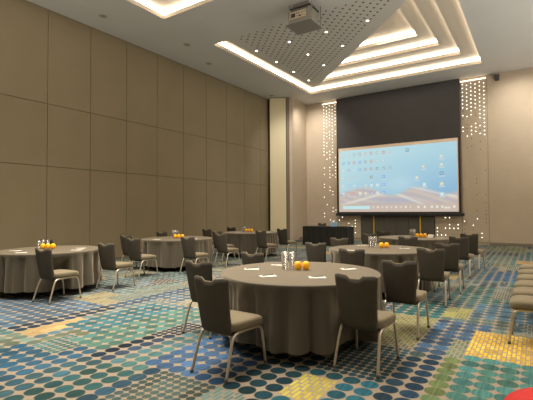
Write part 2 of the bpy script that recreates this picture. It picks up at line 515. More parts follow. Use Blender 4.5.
def coffer(r, steps, n):
    x0, x1, y0, y1 = r
    bm = bmesh.new(); lb = bmesh.new()
    z = ZC; ins = 0.63; dz = 0.275
    for s in range(steps):
        # lip trim (two small fascias), then cove with the strip light on the riser, then soffit
        riser(bm, x0, x1, y0, y1, z, z+.09, 1)
        ring(bm, x0-.03, x1+.03, y0-.03, y1+.03, .03, z+.09, 1)
        riser(bm, x0-.03, x1+.03, y0-.03, y1+.03, z+.09, z+.135, 1)
        ring(bm, x0-.05, x1+.05, y0-.05, y1+.05, .02, z+.135, 1)
        riser(bm, x0-.05, x1+.05, y0-.05, y1+.05, z+.135, z+dz, 0)
        riser(lb, x0-.04, x1+.04, y0-.04, y1+.04, z+.14, z+.272)
        if s < steps-1:
            ring(bm, x0-.05, x1+.05, y0-.05, y1+.05, ins+.05, z+dz, 0)
            x0 += ins; x1 -= ins; y0 += ins; y1 -= ins
        else:
            quad(bm, [(x0-.05,y0-.05,z+dz), (x1+.05,y0-.05,z+dz), (x1+.05,y1+.05,z+dz), (x0-.05,y1+.05,z+dz)], 0)
        z += dz
    bmesh.ops.remove_doubles(bm, verts=bm.verts, dist=1e-4)
    c = struct(obj('trim_%d' % n, bm, [M['coffer'], M['coffer_trim']]))
    obj('light_strip', lb, M['led'], c)
coffer(recess[0], 4, 1)
coffer(recess[1], 2, 2)
coffer(recess[2], 2, 3)

# perforated triangular drop panel with its downlights
pp = tag(empty('perforated_ceiling_panel', (-8.5, 10.2, 7.17)), 'grey perforated triangular panel hung in the big stepped ceiling recess', 'ceiling panel')
bm = bmesh.new()
poly = [(-8.52, 10.18), (-1.80, 10.18), (-8.0, 16.45), (-8.2, 16.5), (-8.52, 16.5)]
poly = [(-8.52, 10.18), (-1.80, 10.18), (-8.26, 16.72), (-8.52, 16.72)]
lo = [bm.verts.new((x+8.5, y-10.2, 0)) for x, y in poly]; hi = [bm.verts.new((x+8.5, y-10.2, .05)) for x, y in poly]
bm.faces.new(lo[::-1]); bm.faces.new(hi)
for i in range(4): bm.faces.new((lo[i], lo[(i+1) % 4], hi[(i+1) % 4], hi[i]))
obj('panel', bm, M['perf'], pp)
DL = []
for i in range(5):
    for j in range(4):
        x = -8.2 + .0 + 1.36*i; y = 11.75 + 1.335*j
        if x + y < 8.35 - .15 - .25 and x > -8.4: DL.append((x, y))
bml = bmesh.new()
lathe(bml, [(.055, -.004), (.055, .0), (.038, .004), (.036, .02)], 16)
first = None
for k, (x, y) in enumerate(DL):
    if first is None:
        d = empty('downlight', (x, y, 7.165))
        obj('rim', bml, M['white'], d, True)
        b2 = bmesh.new(); lathe(b2, [(.036, -.002), (.001, -.002)], 16)
        obj('lens', b2, M['dlight'], d)
        index_kids(d); first = d
    else:
        d = copy_tree(first); d.location = (x, y, 7.165)
    tag(d, 'small lit round downlight in the grey perforated ceiling panel', 'downlight', 'lit downlights in the perforated panel')

# unlit round fittings on the plain ceiling
dark = None
fl = [((-10.1, 6.9), 'dim round ceiling fitting between left wall and the nearer bright recess'),
      ((-9.56, 9.67), 'dim round ceiling fitting beside the near corner of the perforated recess'),
      ((-10.13, 11.4), 'dim round ceiling fitting close to the brown panelled wall halfway back'),
      ((-10.5, 16.3), 'dim round ceiling fitting above the cream column')]
for (x, y), lb in fl:
    if dark is None:
        d = empty('ceiling_downlight', (x, y, ZC))
        b2 = bmesh.new(); lathe(b2, [(.001, -.006), (.09, -.006), (.12, -.012), (.13, -.006), (.13, .0)], 20)
        obj('rim', b2, mat('fitting_ring', (188, 180, 168), .6), d, True)
        b2 = bmesh.new(); lathe(b2, [(.085, -.009), (.001, -.009)], 20)
        obj('lens', b2, mat('fitting_lens_off', (150, 140, 126), .5), d)
        index_kids(d); dark = d
    else:
        d = copy_tree(dark); d.location = (x, y, ZC)
    tag(d, lb, 'ceiling light')
def small_fitting(x, y, z, label):
    d = empty('sprinkler_head', (x, y, z))
    b2 = bmesh.new(); lathe(b2, [(.05, 0), (.045, -.015), (.018, -.02), (.016, -.05)], 14, closed_top=True)
    obj('escutcheon', b2, M['speaker'], d, True)
    b2 = bmesh.new(); lathe(b2, [(.001, -.06), (.035, -.06), (.035, -.065), (.001, -.065)], 14)
    obj('deflector', b2, M['chrome'], d, True)
    return tag(d, label, 'sprinkler')

# ------------------------------------------------------------------ projector lift
pj = tag(empty('ceiling_projector', (-5.1, 9.45, 6.42)), 'grey ceiling projector on a lift frame above a square grey plate', 'projector')
bm = bmesh.new(); box(bm, -.38, .38, -.26, .45, -.03, 0, bev=.006)
obj('plate', bm, M['proj'], pj)
bm = bmesh.new(); box(bm, -.30, .28, -.12, .42, .0, .42, bev=.02)
box(bm, -.24, .22, -.06, .36, .42, .58, bev=.01); obj('casing', bm, M['proj'], pj)
bm = bmesh.new(); box(bm, -.285, .17, -.132, -.118, .16, .335, bev=.003, seg=1); cp = obj('connector_panel', bm, M['label_plate'], pj)
for (x, z, w, h) in ((-.265,.19,.13,.11),(-.11,.27,.03,.03),(-.06,.26,.04,.035),(.0,.275,.02,.02),(.04,.26,.05,.025),(.115,.27,.03,.03),(-.11,.20,.05,.02),(-.04,.185,.08,.04),(.07,.20,.03,.02),(.12,.19,.025,.02)):
    bm = bmesh.new(); box(bm, x, x+w, -.139, -.131, z, z+h, bev=.002, seg=1); obj('connector', bm, M['port'], cp)
for z in (.365, .395):
    bm = bmesh.new(); box(bm, -.27, .25, -.126, -.116, z, z+.014, bev=.003, seg=1); obj('vent', bm, M['projdark'], pj)
bm = bmesh.new(); box(bm, -.31, .29, -.13, .43, .425, .465, bev=.004, seg=1); obj('vent', bm, M['projdark'], pj)
for x in (-.36, .325):
    for y in (-.12, .40):
        bm = bmesh.new(); box(bm, x, x+.022, y, y+.022, 0, .57, bev=.003, seg=1); obj('lift_post', bm, M['proj'], pj)

# ------------------------------------------------------------------ projection screen wall
YS = 18.62
sc = tag(empty('projection_screen', (-5.37, YS, 0)), 'large hanging projection screen showing a computer desktop, black cloth above', 'projection screen')
sc.scale = (.978, 1, 1)
bm = bmesh.new(); box(bm, -2.86, 2.84, -.0, .03, 4.49, ZC-.02); obj('black_drop', bm, M['black'], sc)
bm = bmesh.new()
box(bm, -2.86, -2.77, -.012, .03, 1.30, 4.55, mi=0); box(bm, 2.75, 2.84, -.012, .03, 1.30, 4.55)
box(bm, -2.80, 2.80, .0, .03, 1.30, 1.38)
obj('border', bm, M['blackbar'], sc)
bm = bmesh.new(); box(bm, -2.93, 2.96, -.05, .05, 1.19, 1.315, bev=.02, seg=3); obj('bottom_bar', bm, M['blackbar'], sc)
M['screencloth'] = mat('screen_cloth', (214, 196, 172), .8, emit=(196, 166, 140), estr=.26)
bm = bmesh.new(); box(bm, -2.77, 2.75, .0, .02, 1.36, 4.50); obj('screen_cloth', bm, M['screencloth'], sc)
# picture: painted vertex colours, emissive
def vmat(name, strength):
    m = bpy.data.materials.new(name); m.use_nodes = True
    nt = m.node_tree; nt.nodes.clear()
    a = nt.nodes.new('ShaderNodeAttribute'); a.attribute_name = 'paint'
    e = nt.nodes.new('ShaderNodeEmission'); e.inputs['Strength'].default_value = strength
    o = nt.nodes.new('ShaderNodeOutputMaterial')
    nt.links.new(a.outputs['Color'], e.inputs['Color']); nt.links.new(e.outputs[0], o.inputs['Surface'])
    return m
def mixc(a, b, t):
    t = max(0, min(1, t)); return tuple(x*(1-t)+y*t for x, y in zip(a, b))
def picture(u, v):
    top = mixc((188, 220, 224), (172, 208, 220), u)
    low = mixc((178, 212, 220), (140, 180, 208), u**.8)
    c = mixc(low, top, (v-.3)/.6)
    # soft clouds of light on the right
    g = math.exp(-((u-.55)**2/.02 + (v-.42)**2/.02)); c = mixc(c, (196, 220, 226), g*.5)
    ridge = .24 + .15*math.exp(-((u-.28)/.18)**2) + .09*math.exp(-((u-.66)/.12)**2) + .05*math.sin(u*9+1.0)
    ridge = max(ridge, .20 + .08*(u > .75)*(u-.75)*4)
    if v < ridge + .03:
        t = (ridge + .03 - v) / .06
        s = .5 + .5*math.sin((u*1.0 + v*2.4)*26 + 3*math.sin(u*7))
        d = mixc((186, 178, 182), (202, 190, 178), s)
        s2 = math.exp(-((v - (.55 - .75*(u-.15)))/.02)**2) + math.exp(-((v - (.38 - .45*abs(u-.62)))/.02)**2)*.8
        d = mixc(d, (222, 220, 206), min(1, s2))
        d = mixc(d, (160, 172, 196), .5*math.exp(-((u-.5)**2/.03 + (v-.16)**2/.004)))
        d = mixc(d, (192, 172, 158), (0.16 - v)/.12)
        c = mixc(c, d, t)
    if v < .11: c = (198, 182, 170)
    return c
NX, NY = 320, 180
SX0, SX1, SZ0, SZ1 = -2.71, 2.70, 1.385, 4.36
icons = []
grid = {
    0: [(0,(190,196,196)),(1,(196,190,190)),(2,(150,170,176)),(3,(172,150,140)),(4,(178,170,160)),(5,(178,130,120)),(6,(164,168,168)),(7,(196,108,92)),(8,(176,180,180))],
    1: [(0,(118,144,206)),(1,(120,140,190)),(2,(222,110,84)),(3,(92,136,226)),(4,(108,136,124)),(5,(196,112,92)),(6,(176,186,186)),(7,(176,190,196))],
    2: [(0,(190,206,206)),(1,(150,150,170)),(2,(190,206,208)),(3,(110,150,218)),(4,(140,140,130)),(5,(160,128,110)),(6,(100,132,128)),(7,(112,140,150)),(8,(128,146,156))],
    3: [(0,(186,196,192)),(1,(188,180,170)),(2,(186,182,180)),(5,(124,120,110)),(7,(86,132,226))],
    4: [(0,(206,200,190)),(1,(150,172,208)),(2,(196,212,214)),(3,(150,186,216)),(4,(200,200,196)),(5,(220,226,226)),(6,(226,232,232)),(7,(104,146,222))],
    5: [(0,(176,200,224)),(1,(214,140,122)),(2,(218,130,96)),(3,(226,240,240)),(4,(216,208,196)),(5,(120,150,216)),(6,(222,230,232)),(7,(90,136,224))],
}
for row, lst in grid.items():
    for k, c in lst:
        cu = .035 + .0535*k; cv = .925 - .126*row
        w, h = .011, .019
        c = mixc(c, picture(cu, cv), .48)
        icons.append((cu-w, cu+w, cv-h, cv+h, c))
        icons.append((cu-w*.55, cu+w*.55, cv-h*.5, cv+h*.5, mixc(c, (245, 245, 245), .45)))
        icons.append((cu-w*1.3, cu+w*1.3, cv-h-.026, cv-h-.018, mixc((150, 170, 180), (230, 240, 240), .55)))
for (cu, cv, c) in ((.615,.93,(110,146,166)),(.745,.665,(196,196,170)),(.69,.505,(206,206,190)),(.75,.40,(206,224,220)),
                    (.885,.80,(196,204,190)),(.885,.68,(204,206,190)),(.885,.55,(92,130,160)),(.885,.40,(222,212,160)),(.885,.25,(190,222,236))):
    c = mixc(c, picture(cu, cv), .3)
    icons.append((cu-.012, cu+.012, cv-.022, cv+.022, c))
    icons.append((cu-.006, cu+.006, cv-.010, cv+.010, mixc(c, (250,250,240), .5)))
    icons.append((cu-.020, cu+.020, cv-.046, cv-.036, mixc((170, 188, 196), (235, 240, 240), .4)))
tb = [(0.0, 1.0, 0.0, .012, (204,188,176)), (.03, .285, .045, .09, (190,226,228))]
for k in range(9):
    tb.append((.31+.040*k, .322+.040*k, .058, .082, (226,222,212) if k % 2 else (214,206,196)))
for cu in (.695, .745, .80, .84, .88, .97):
    tb.append((cu, cu+.012, .058, .084, (232,228,218)))
tb.append((.90, .945, .044, .054, (222,214,204))); tb.append((.90, .945, .060, .068, (222,214,204)))

painted = {}
for j in range(NY+1):
    for i in range(NX+1):
        painted[i, j] = picture(i/NX, j/NY)
for (u0, u1, v0, v1, c) in icons + tb:
    for i in range(max(0, round(u0*NX)), min(NX, max(round(u1*NX), round(u0*NX)+1))+1):
        for j in range(max(0, round(v0*NY)), min(NY, max(round(v1*NY), round(v0*NY)))+1):
            if 0 <= i <= NX and 0 <= j <= NY: painted[i, j] = c
verts = []; cols = []
for j in range(NY+1):
    for i in range(NX+1):
        u, v = i/NX, j/NY
        verts.append((SX0+(SX1-SX0)*u, -.004, SZ0+(SZ1-SZ0)*v)); cols.append((*lin(painted[i, j]), 1))
faces = [(j*(NX+1)+i, j*(NX+1)+i+1, (j+1)*(NX+1)+i+1, (j+1)*(NX+1)+i) for j in range(NY) for i in range(NX)]
me = bpy.data.meshes.new('projected_picture'); me.from_pydata(verts, [], faces); me.update()
at = me.color_attributes.new('paint', 'FLOAT_COLOR', 'POINT'); at.data.foreach_set('color', [x for c in cols for x in c])
me.materials.append(vmat('projected_light', 0.78))
o = bpy.data.objects.new('projected_picture', me); col.objects.link(o); o.parent = sc
# ------------------------------------------------------------------ lit perforated side panels
def perf_wall(name_n, x0, x1, label_side, rows_fn, mode):
    bm = bmesh.new(); box(bm, x0, x1, YF-.035, YF-.001, .12, ZC-.12, bev=.006, seg=1)
    w = struct(obj('trim_%d' % name_n, bm, M['beige']))
    lit = bmesh.new(); drk = bmesh.new()
    n = max(2, round((x1-x0)/.155))
    for i in range(n):
        x = x0 + (x1-x0)*(i+.5)/n
        z = ZC-.25 - (.06 if i % 2 else 0)
        while z > .2:
            p = rows_fn(z, i)
            q = rnd.random()
            if q < p:
                lathe(lit, [(.001, 0), (.020 if z > 3.5 else .017, 0)], 8)
                for v in lit.verts[-16:] if False else []: pass
                place(lit, 16, x, z)
            elif q < p + mode:
                lathe(drk, [(.001, 0), (.02, 0)], 8); place(drk, 16, x, z)
            z -= .165
    o = obj('lit_holes', lit, M['dotlight'], w)
    if mode: obj('unlit_holes', drk, M['gap'], w)
    bm = bmesh.new(); box(bm, x0, x1, YF-.06, YF-.03, ZC-.14, ZC-.105); obj('top_light_strip', bm, M['led_thin'], w)
    return w
def place(bm, n, x, z):
    bm.verts.ensure_lookup_table()
    for v in bm.verts[len(bm.verts)-n:]:
        a, b_ = v.co.x, v.co.y
        v.co = Vector((x + a, YF-.038, z + b_))
def dl(z, i):
    if z > 5.6: return .97
    if z > 4.6: return .75 + (.1 if i == 0 else 0)
    if z > 3.6: return .42
    if z > 2.5: return .28
    return .20
def dr(z, i):
    if z > 5.6: return .97
    if z > 5.1: return .75
    if z > 4.5: return .5
    if z > 1.1: return 0.0
    return .22
perf_wall(4, -9.02, -8.24, 'left', dl, 0.0)
perf_wall(5, -2.58, -1.62, 'right', dr, 0.10)
# low panels under the screen, either side of the dark doors
def low_panel(n, x0, x1):
    bm = bmesh.new(); box(bm, x0, x1, YF-.035, YF-.001, .12, 1.6, bev=.006, seg=1)
    w = struct(obj('trim_%d' % n, bm, M['beige']))
    lit = bmesh.new()
    for i in range(int((x1-x0)/.165)):
        for j in range(8):
            if rnd.random() < .28:
                lathe(lit, [(.001, 0), (.019, 0)], 8); place(lit, 16, x0+.08+.165*i, .22+.15*j)
    obj('lit_holes', lit, M['dotlight'], w)
low_panel(6, -8.22, -7.03); low_panel(7, -3.66, -2.60)

# dark doors with yellow posts
bm = bmesh.new()
box(bm, -7.01, -3.68, YF-.06, YF-.001, 0, 1.9, mi=1)
for k in range(6):
    x = -7.0 + k*.5525
    box(bm, x+.008, x+.545, YF-.085, YF-.05, .02, 1.9, bev=.006, seg=1)
dr_ = struct(obj('door_1', bm, [M['door'], M['gap']]))
for x, lb in ((-6.37, 'slim upright yellow post at the left of the dark doors under the screen'), (-4.27, 'slim upright yellow post at the right of the dark doors under the screen')):
    o = empty('yellow_post', (x, YF-.12, 0)); tag(o, lb, 'post')
    bm = bmesh.new(); box(bm, -.028, .028, -.02, .02, 0.03, 1.85, bev=.006); obj('shaft', bm, M['yellow'], o)
    bm = bmesh.new(); lathe(bm, [(.075, 0), (.075, .02), (.03, .035)], 16, closed_bottom=True, closed_top=True); obj('foot', bm, M['blackbar'], o)

# wall speaker by the ceiling right of the screen
ws = tag(empty('wall_speaker', (-1.22, YF, 6.80)), 'small dark wall speaker under the ceiling right of the dotted light panel', 'speaker')
bm = bmesh.new(); box(bm, -.10, .10, -.22, -.05, -.11, .10, bev=.025, seg=3)
for v in bm.verts:
    if v.co.z < 0: v.co.y += .08; v.co.x *= .75
obj('housing', bm, M['speaker'], ws)
bm = bmesh.new(); box(bm, -.02, .02, -.12, 0, .02, .06); obj('bracket', bm, M['blackbar'], ws)

# ------------------------------------------------------------------ chair
def make_chair():
    root = empty('banquet_chair')
    # seat: rounded pad with waterfall front
    bm = bmesh.new(); nx_, ny_ = 10, 10
    def srow(t, s, z):   # superellipse outline helper
        return t, s, z
    top = []; bot = []
    hw_f, hw_r, yr, yf = .232, .205, -.20, .285
    N_ = 36
    def outline(k, shrink):
        a = 2*PI*k/N_
        ca, sa = math.cos(a), math.sin(a)
        e = .38
        px = math.copysign(abs(ca)**e, ca); py = math.copysign(abs(sa)**e, sa)
        yy = (yr+yf)/2 + py*(yf-yr)/2*shrink
        hw = hw_r + (hw_f-hw_r)*(py+1)/2
        return px*hw*shrink, yy
    prof = [(0.86, .385), (.97, .392), (1.0, .415), (1.0, .445), (.975, .465), (.90, .476), (.6, .483), (.25, .485)]
    rings = []
    for sh, z in prof:
        r_ = []
        for k in range(N_):
            x, y = outline(k, sh)
            zz = z - .018*max(0, (y-.12)/.16)**2 + (.006*max(0, -y/.2))
            r_.append(bm.verts.new((x, y, zz)))
        rings.append(r_)
    for a, b_ in zip(rings, rings[1:]):
        for k in range(N_): bm.faces.new((a[k], a[(k+1) % N_], b_[(k+1) % N_], b_[k]))
    bm.faces.new(rings[-1]); bm.faces.new(rings[0][::-1])
    obj('seat', bm, M['chair_lit'], root, True)
    # back: curved shell, wide ears at the top, handle dip in the middle
    bm = bmesh.new(); nu, nv = 20, 12
    def zt(u):
        au = abs(u)
        if au < .20: d = .042
        elif au < .46: t = (au-.20)/.26; t = t*t*(3-2*t); d = .042*(1-t) + .008*t
        else: d = .008*(1-(au-.46)/.54) + .014*max(0, (au-.80)/.20)**2
        return .885 - d
    def bp(u, v, side):
        w = .170 + .038*v**1.1
        z = .375 + (zt(u)-.375)*v
        y = -.195 - .085*v**1.1 - .012*math.sin(PI*v) + .028*u*u
        th = .058 - .030*v
        edge = 1 - max(0, (abs(u)-.9)/.1)*.55
        if v > .96: edge *= .85
        if v < .04: edge *= .6
        return Vector((w*u, y + side*th*.5*edge, z))
    F, B = [], []
    for j in range(nv+1):
        F.append([bm.verts.new(bp(-1+2*i/nu, j/nv, 1)) for i in range(nu+1)])
        B.append([bm.verts.new(bp(-1+2*i/nu, j/nv, -1)) for i in range(nu+1)])
    for j in range(nv):
        for i in range(nu):
            bm.faces.new((F[j][i], F[j][i+1], F[j+1][i+1], F[j+1][i]))
            bm.faces.new((B[j][i+1], B[j][i], B[j+1][i], B[j+1][i+1]))
    for i in range(nu):
        bm.faces.new((F[nv][i], F[nv][i+1], B[nv][i+1], B[nv][i]))
        bm.faces.new((B[0][i], B[0][i+1], F[0][i+1], F[0][i]))
    for j in range(nv):
        bm.faces.new((B[j][0], F[j][0], F[j+1][0], B[j+1][0]))
        bm.faces.new((F[j][nu], B[j][nu], B[j+1][nu], F[j+1][nu]))
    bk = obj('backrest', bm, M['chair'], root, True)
    bm = bmesh.new()
    pts = []
    for k in range(13):
        u = -.44 + .88*k/12; p = bp(u, 1, 0); pts.append(p + Vector((0, -.004, .001)))
    tube(bm, pts, .0085, 8); obj('rim_highlight', bm, M['chair_lit'], bk, True)  # tube in the lit colour: light caught along the edge of the dip
    # underside pan
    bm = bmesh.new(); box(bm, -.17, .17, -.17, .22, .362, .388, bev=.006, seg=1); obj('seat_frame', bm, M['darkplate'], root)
    for sx in (-1, 1):
        for sy in (-1, 1):
            bm = bmesh.new()
            if sy < 0: ctl = [(.208*sx, -.285, .012), (.2*sx, -.225, .20), (.192*sx, -.180, .325), (.19*sx, -.150, .362), (.189*sx, -.105, .377), (.188*sx, -.04, .378), (.188*sx, .02, .378)]
            else: ctl = [(.215*sx, .285, .012), (.208*sx, .262, .20), (.203*sx, .240, .325), (.200*sx, .215, .362), (.196*sx, .165, .377), (.190*sx, .09, .378), (.188*sx, .02, .378)]
            tube(bm, smooth_path(ctl, 5), .0135, 10)
            lg = obj('leg', bm, M['chrome'], root, True)
            bm = bmesh.new(); x, y = ctl[0][0], ctl[0][1]
            lathe(bm, [(.014, 0), (.0165, .004), (.0165, .026), (.0135, .03)], 12, x, y, closed_bottom=True, closed_top=True)
            obj('rubber_foot', bm, M['glide'], lg, True)
    return root
chair0 = make_chair(); index_kids(chair0)
used = [False]
def chair(x, y, deg, label, group):
    """x, y is the middle of the rear feet line; the chair faces +Y turned by deg"""
    a = R(deg)
    c = chair0 if not used[0] else copy_tree(chair0)
    used[0] = True
    if CHP is not None: CHP.append((x - .285*math.sin(a), y + .285*math.cos(a), a))
    c.location = (x - .285*math.sin(a), y + .285*math.cos(a), 0); c.rotation_euler = (0, 0, a)
    tag(c, label, 'chair', group)
    return c

# ------------------------------------------------------------------ chairs in place
CHP = []
G = 'taupe banquet chairs around the round tables'
chair(-2.445, 2.735, -2, 'taupe chair in front of the nearest table, left of centre, full back and seat seen', G)
chair(-3.36, 3.55, 2, 'taupe chair half hidden behind the front left chair of the nearest table', G)
chair(-3.39, 4.69, -4, 'taupe chair whose top shows over the left rim of the nearest table', G)
chair(-1.39, 3.53, -1, 'taupe chair at the right front of the nearest table, its back hiding the cloth', G)
chair(-1.35, 4.80, 1, 'taupe chair on the right of the nearest table, just behind the big right front chair', G)
chair(-2.37, 5.89, 3, 'taupe chair in front of the second table, its top seen over the nearest table', G)
chair(-3.40, 6.72, 5, 'taupe chair left of the second table, seen just behind the pair of oranges', G)
chair(-3.53, 8.10, 3, 'taupe chair at the far left of the second table, in front of the black desk', G)
chair(-1.36, 6.58, 4, 'taupe chair at the right front of the second table with its seat showing', G)
chair(-1.33, 7.78, 3, 'taupe chair at the right rear of the second table, mostly behind another chair', G)
chair(-2.36, 9.14, 3, 'taupe chair in front of the far table, its back cut into the table top', G)
chair(-1.42, 9.73, -3, 'dark chair at the right front of the far table before the dotted wall', G)
chair(-1.37, 10.95, -6, 'dark chair at the right rear of the far table, farthest in the right row', G)
chair(-3.52, 9.94, 3, 'dark chair left of the far table under the left yellow post', G)
chair(-3.62, 11.42, 0, 'dark chair behind the far table between the two yellow posts', G)
chair(-6.66, 3.45, 6, 'taupe chair in front of the cloth of the table cut by the left edge', G)
chair(-6.74, 4.66, 10, 'taupe chair at the right side of the table cut by the left edge', G)
chair(-8.84, 4.66, 6, 'chair behind the oranges on the left edge table, only its top showing', G)
chair(-7.45, 5.83, 4, 'taupe chair in front of the middle left wall table, seat to the right', G)
chair(-8.50, 6.44, 4, 'taupe chair left of the middle wall table, half hidden by another chair', G)
chair(-8.97, 8.02, 6, 'chair behind the middle left wall table, only its top showing left of the glasses', G)
chair(-6.71, 6.77, 4, 'taupe chair at the right front of the middle left wall table', G)
chair(-6.88, 8.14, -2, 'taupe chair between the middle and the farthest left wall tables', G)
chair(-7.71, 8.98, -3, 'chair in front of the farthest left wall table, hidden except its top corner and seat', G)
chair(-8.85, 9.80, -4, 'chair left of the farthest wall table, its top above the middle table rim', G)
chair(-9.08, 11.35, -3, 'chair top showing against the brown wall behind the farthest left table', G)
chair(-6.76, 9.82, -5, 'taupe chair at the right front of the farthest left wall table', G)
chair(-6.85, 11.17, -6, 'dark chair standing before the cream column, right of the farthest wall table', G)
chair(-8.15, 16.9, 180, 'dark chair behind the black desk, its top showing over it', None or 'chair behind the desk')
# row at the right edge, side by side, facing left
ys = [5.42, 6.03, 6.63, 7.26, 7.90, 8.56]
rl = ['nearest chair of the row along the right edge, seat and front leg seen',
      'second chair from the front in the row along the right edge',
      'third chair from the front in the row along the right edge',
      'fourth chair from the front in the row along the right edge',
      'fifth chair from the front in the row along the right edge',
      'farthest chair of the row along the right edge']
for y, lb in zip(ys, rl):
    chair(.30, y, 90, lb, 'chairs set side by side at the right edge')

# ------------------------------------------------------------------ tables
def make_table():
    root = empty('round_table')
    bm = bmesh.new(); lathe(bm, [(.001, .722), (.87, .722), (.885, .728), (.885, .744), (.87, .75), (.001, .75)], 48)
    obj('tabletop', bm, M['wood'], root)
    for sx in (-1, 1):
        for sy in (-1, 1):
            bm = bmesh.new(); tube(bm, [(.38*sx, .42*sy, .0), (.38*sx, .42*sy, .66), (.38*sx, .30*sy, .72)], .014, 8)
            obj('leg', bm, M['chrome'], root, True)
    return root
def push(rr, a, z, chairs, cen):
    # the cloth hangs inside of the seats tucked against it
    lim = rr
    for (cx, cy, ca) in chairs:
        for s in range(60):
            q = lim
            wx = cen[0] + q*math.cos(a) - cx; wy = cen[1] + q*math.sin(a) - cy
            lx = wx*math.cos(ca) + wy*math.sin(ca); ly = -wx*math.sin(ca) + wy*math.cos(ca)
            if abs(lx) < .262 and -.33 < ly < .315 and lim > .45: lim -= .01
            else: break
    if lim < rr:
        k = min(1, max(0, (.70-z)/.16))
        return rr + (lim-rr)*k
    return rr
def make_cloth(seed, cen, PUSH):
    r = random.Random(seed)
    bm = bmesh.new(); N_ = 240
    ph = [r.uniform(0, 2*PI) for _ in range(6)]
    def fold(a):
        b1 = abs(math.sin(8.5*a + ph[0] + .5*math.sin(3*a + ph[1])))**.6
        b2 = abs(math.sin(13*a + ph[2] + .7*math.sin(2*a + ph[3])))**.8
        s = (b1*.62 + b2*.38) - 1
        return s
    def hem(a): return .010*math.sin(5*a + ph[4]) + .008*math.sin(11*a + ph[5])
    rings = []
    prof = [(0.0, .7585), (.3, .7585), (.6, .7585), (.80, .7585), (.89, .7585), (.899, .757), (.9035, .753), (.9055, .746), (.906, .72)]
    c = bm.verts.new((0, 0, .7585))
    for rr, z in prof[1:]:
        rings.append([bm.verts.new((rr*math.cos(2*PI*k/N_), rr*math.sin(2*PI*k/N_), z)) for k in range(N_)])
    L_ = 14
    for j in range(1, L_+1):
        t = j/L_
        ring_ = []
        for k in range(N_):
            a = 2*PI*k/N_
            amp = .15*t**.42
            rr = .906 + .05*t + amp*fold(a)
            if j > 1: rr = push(rr, a, z_ := .72 - .6*t, PUSH, cen)
            z = .72 + (.12 + hem(a) - .72)*t
            ring_.append(bm.verts.new((rr*math.cos(a), rr*math.sin(a), z)))
        rings.append(ring_)
    for k in range(N_): bm.faces.new((c, rings[0][k], rings[0][(k+1) % N_]))
    for a, b_ in zip(rings, rings[1:]):
        for k in range(N_): bm.faces.new((a[k], b_[k], b_[(k+1) % N_], a[(k+1) % N_]))
    return obj('tablecloth', bm, M['cloth'], None, True)

def make_glass():
    bm = bmesh.new()
    lathe(bm, [(.001, .0), (.027, .0), (.030, .004), (.037, .21), (.0355, .21), (.0285, .012), (.001, .012)], 18)
    return bm
glass_me = [None]; paper0 = [None]; orange0 = [None]
def glass(x, y, z, label, group, s=1.0):
    if glass_me[0] is None:
        o = obj('drinking_glass', make_glass(), M['glass'], None, True); glass_me[0] = o
    else:
        o = glass_me[0].copy(); col.objects.link(o)
    o.location = (x, y, z); o.scale = (s, s, s)
    tag(o, label, 'glass', group)
def orange(x, y, z, label, group, rz=0, s=1.0):
    if orange0[0] is None:
        o = empty('orange')
        bm = bmesh.new(); n = 24; prof = []
        for k in range(13):
            t = k/12*PI
            rr = .041*abs(math.sin(t))**.72; zz = .042 - .042*math.copysign(abs(math.cos(t))**.85, math.cos(t))
            prof.append((max(rr, .001), zz))
        lathe(bm, prof, n)
        obj('fruit', bm, M['orange'], o, True)
        bm = bmesh.new(); lathe(bm, [(.006, .081), (.005, .088)], 8, closed_top=True); obj('stalk', bm, M['stalk'], o, True)
        index_kids(o); orange0[0] = o
    else:
        o = copy_tree(orange0[0])
    o.location = (x, y, z); o.rotation_euler = (0, 0, rz); o.scale = (s*1.08, s*1.08, s*1.25)
    tag(o, label, 'fruit', group)
def pad(x, y, z, rz, label, group):
    if paper0[0] is None:
        o = empty('notepad')
        bm = bmesh.new(); box(bm, -.088, .088, -.056, .056, 0, .004, bev=.001, seg=1); obj('pages', bm, M['paper'], o)
        bm = bmesh.new(); tube(bm, [(-.07, -.02, .010), (.0, .0, .010), (.07, .018, .010)], .004, 6); obj('pen', bm, M['pen'], o, True)
        index_kids(o); paper0[0] = o
    else:
        o = copy_tree(paper0[0])
    o.location = (x, y, z); o.rotation_euler = (0, 0, rz)
    tag(o, label, 'notepad', group)

TZ = .7595
tables = {
    'near': (-2.335, 4.215, 'the nearest round table'),
    'mid': (-2.44, 7.42, 'the middle table of the right-hand row'),
    'far': (-2.62, 10.85, 'the far table before the screen'),
    'left': (-7.70, 4.15, 'the nearest table along the left wall'),
    'left_mid': (-7.88, 7.60, 'the middle table along the left wall'),
    'left_far': (-7.90, 10.92, 'the farthest table along the left wall'),
}
tl = {
 'near': ('round banquet table hidden under the cloth of the nearest table', 'grey taupe cloth on the nearest big round table, two oranges on it'),
 'mid': ('round banquet table under the cloth behind the nearest table', 'grey cloth on the round table just behind the nearest one'),
 'far': ('round banquet table under the cloth closest to the screen', 'grey cloth on the far round table nearest the dark doors'),
 'left': ('round banquet table under the cloth cut by the left picture edge', 'dark grey cloth on the round table cut off by the left edge'),
 'left_mid': ('round banquet table under the cloth in the middle of the left wall row', 'grey cloth on the middle round table along the brown wall'),
 'left_far': ('round banquet table under the cloth nearest the cream column', 'grey cloth on the farthest round table by the cream column'),
}
t0 = None
for k, (key, (x, y, nm)) in enumerate(tables.items()):
    if t0 is None:
        t0 = make_table(); index_kids(t0); t = t0
    else: t = copy_tree(t0)
    t.location = (x, y, 0); tag(t, tl[key][0], 'table', 'round banquet tables')
    c = make_cloth(k+3, (x, y), CHP); c.location = (x, y, 0)
    if key == 'near': c.scale = (1.018, 1.018, 1)
    tag(c, tl[key][1], 'tablecloth', 'round tablecloths')

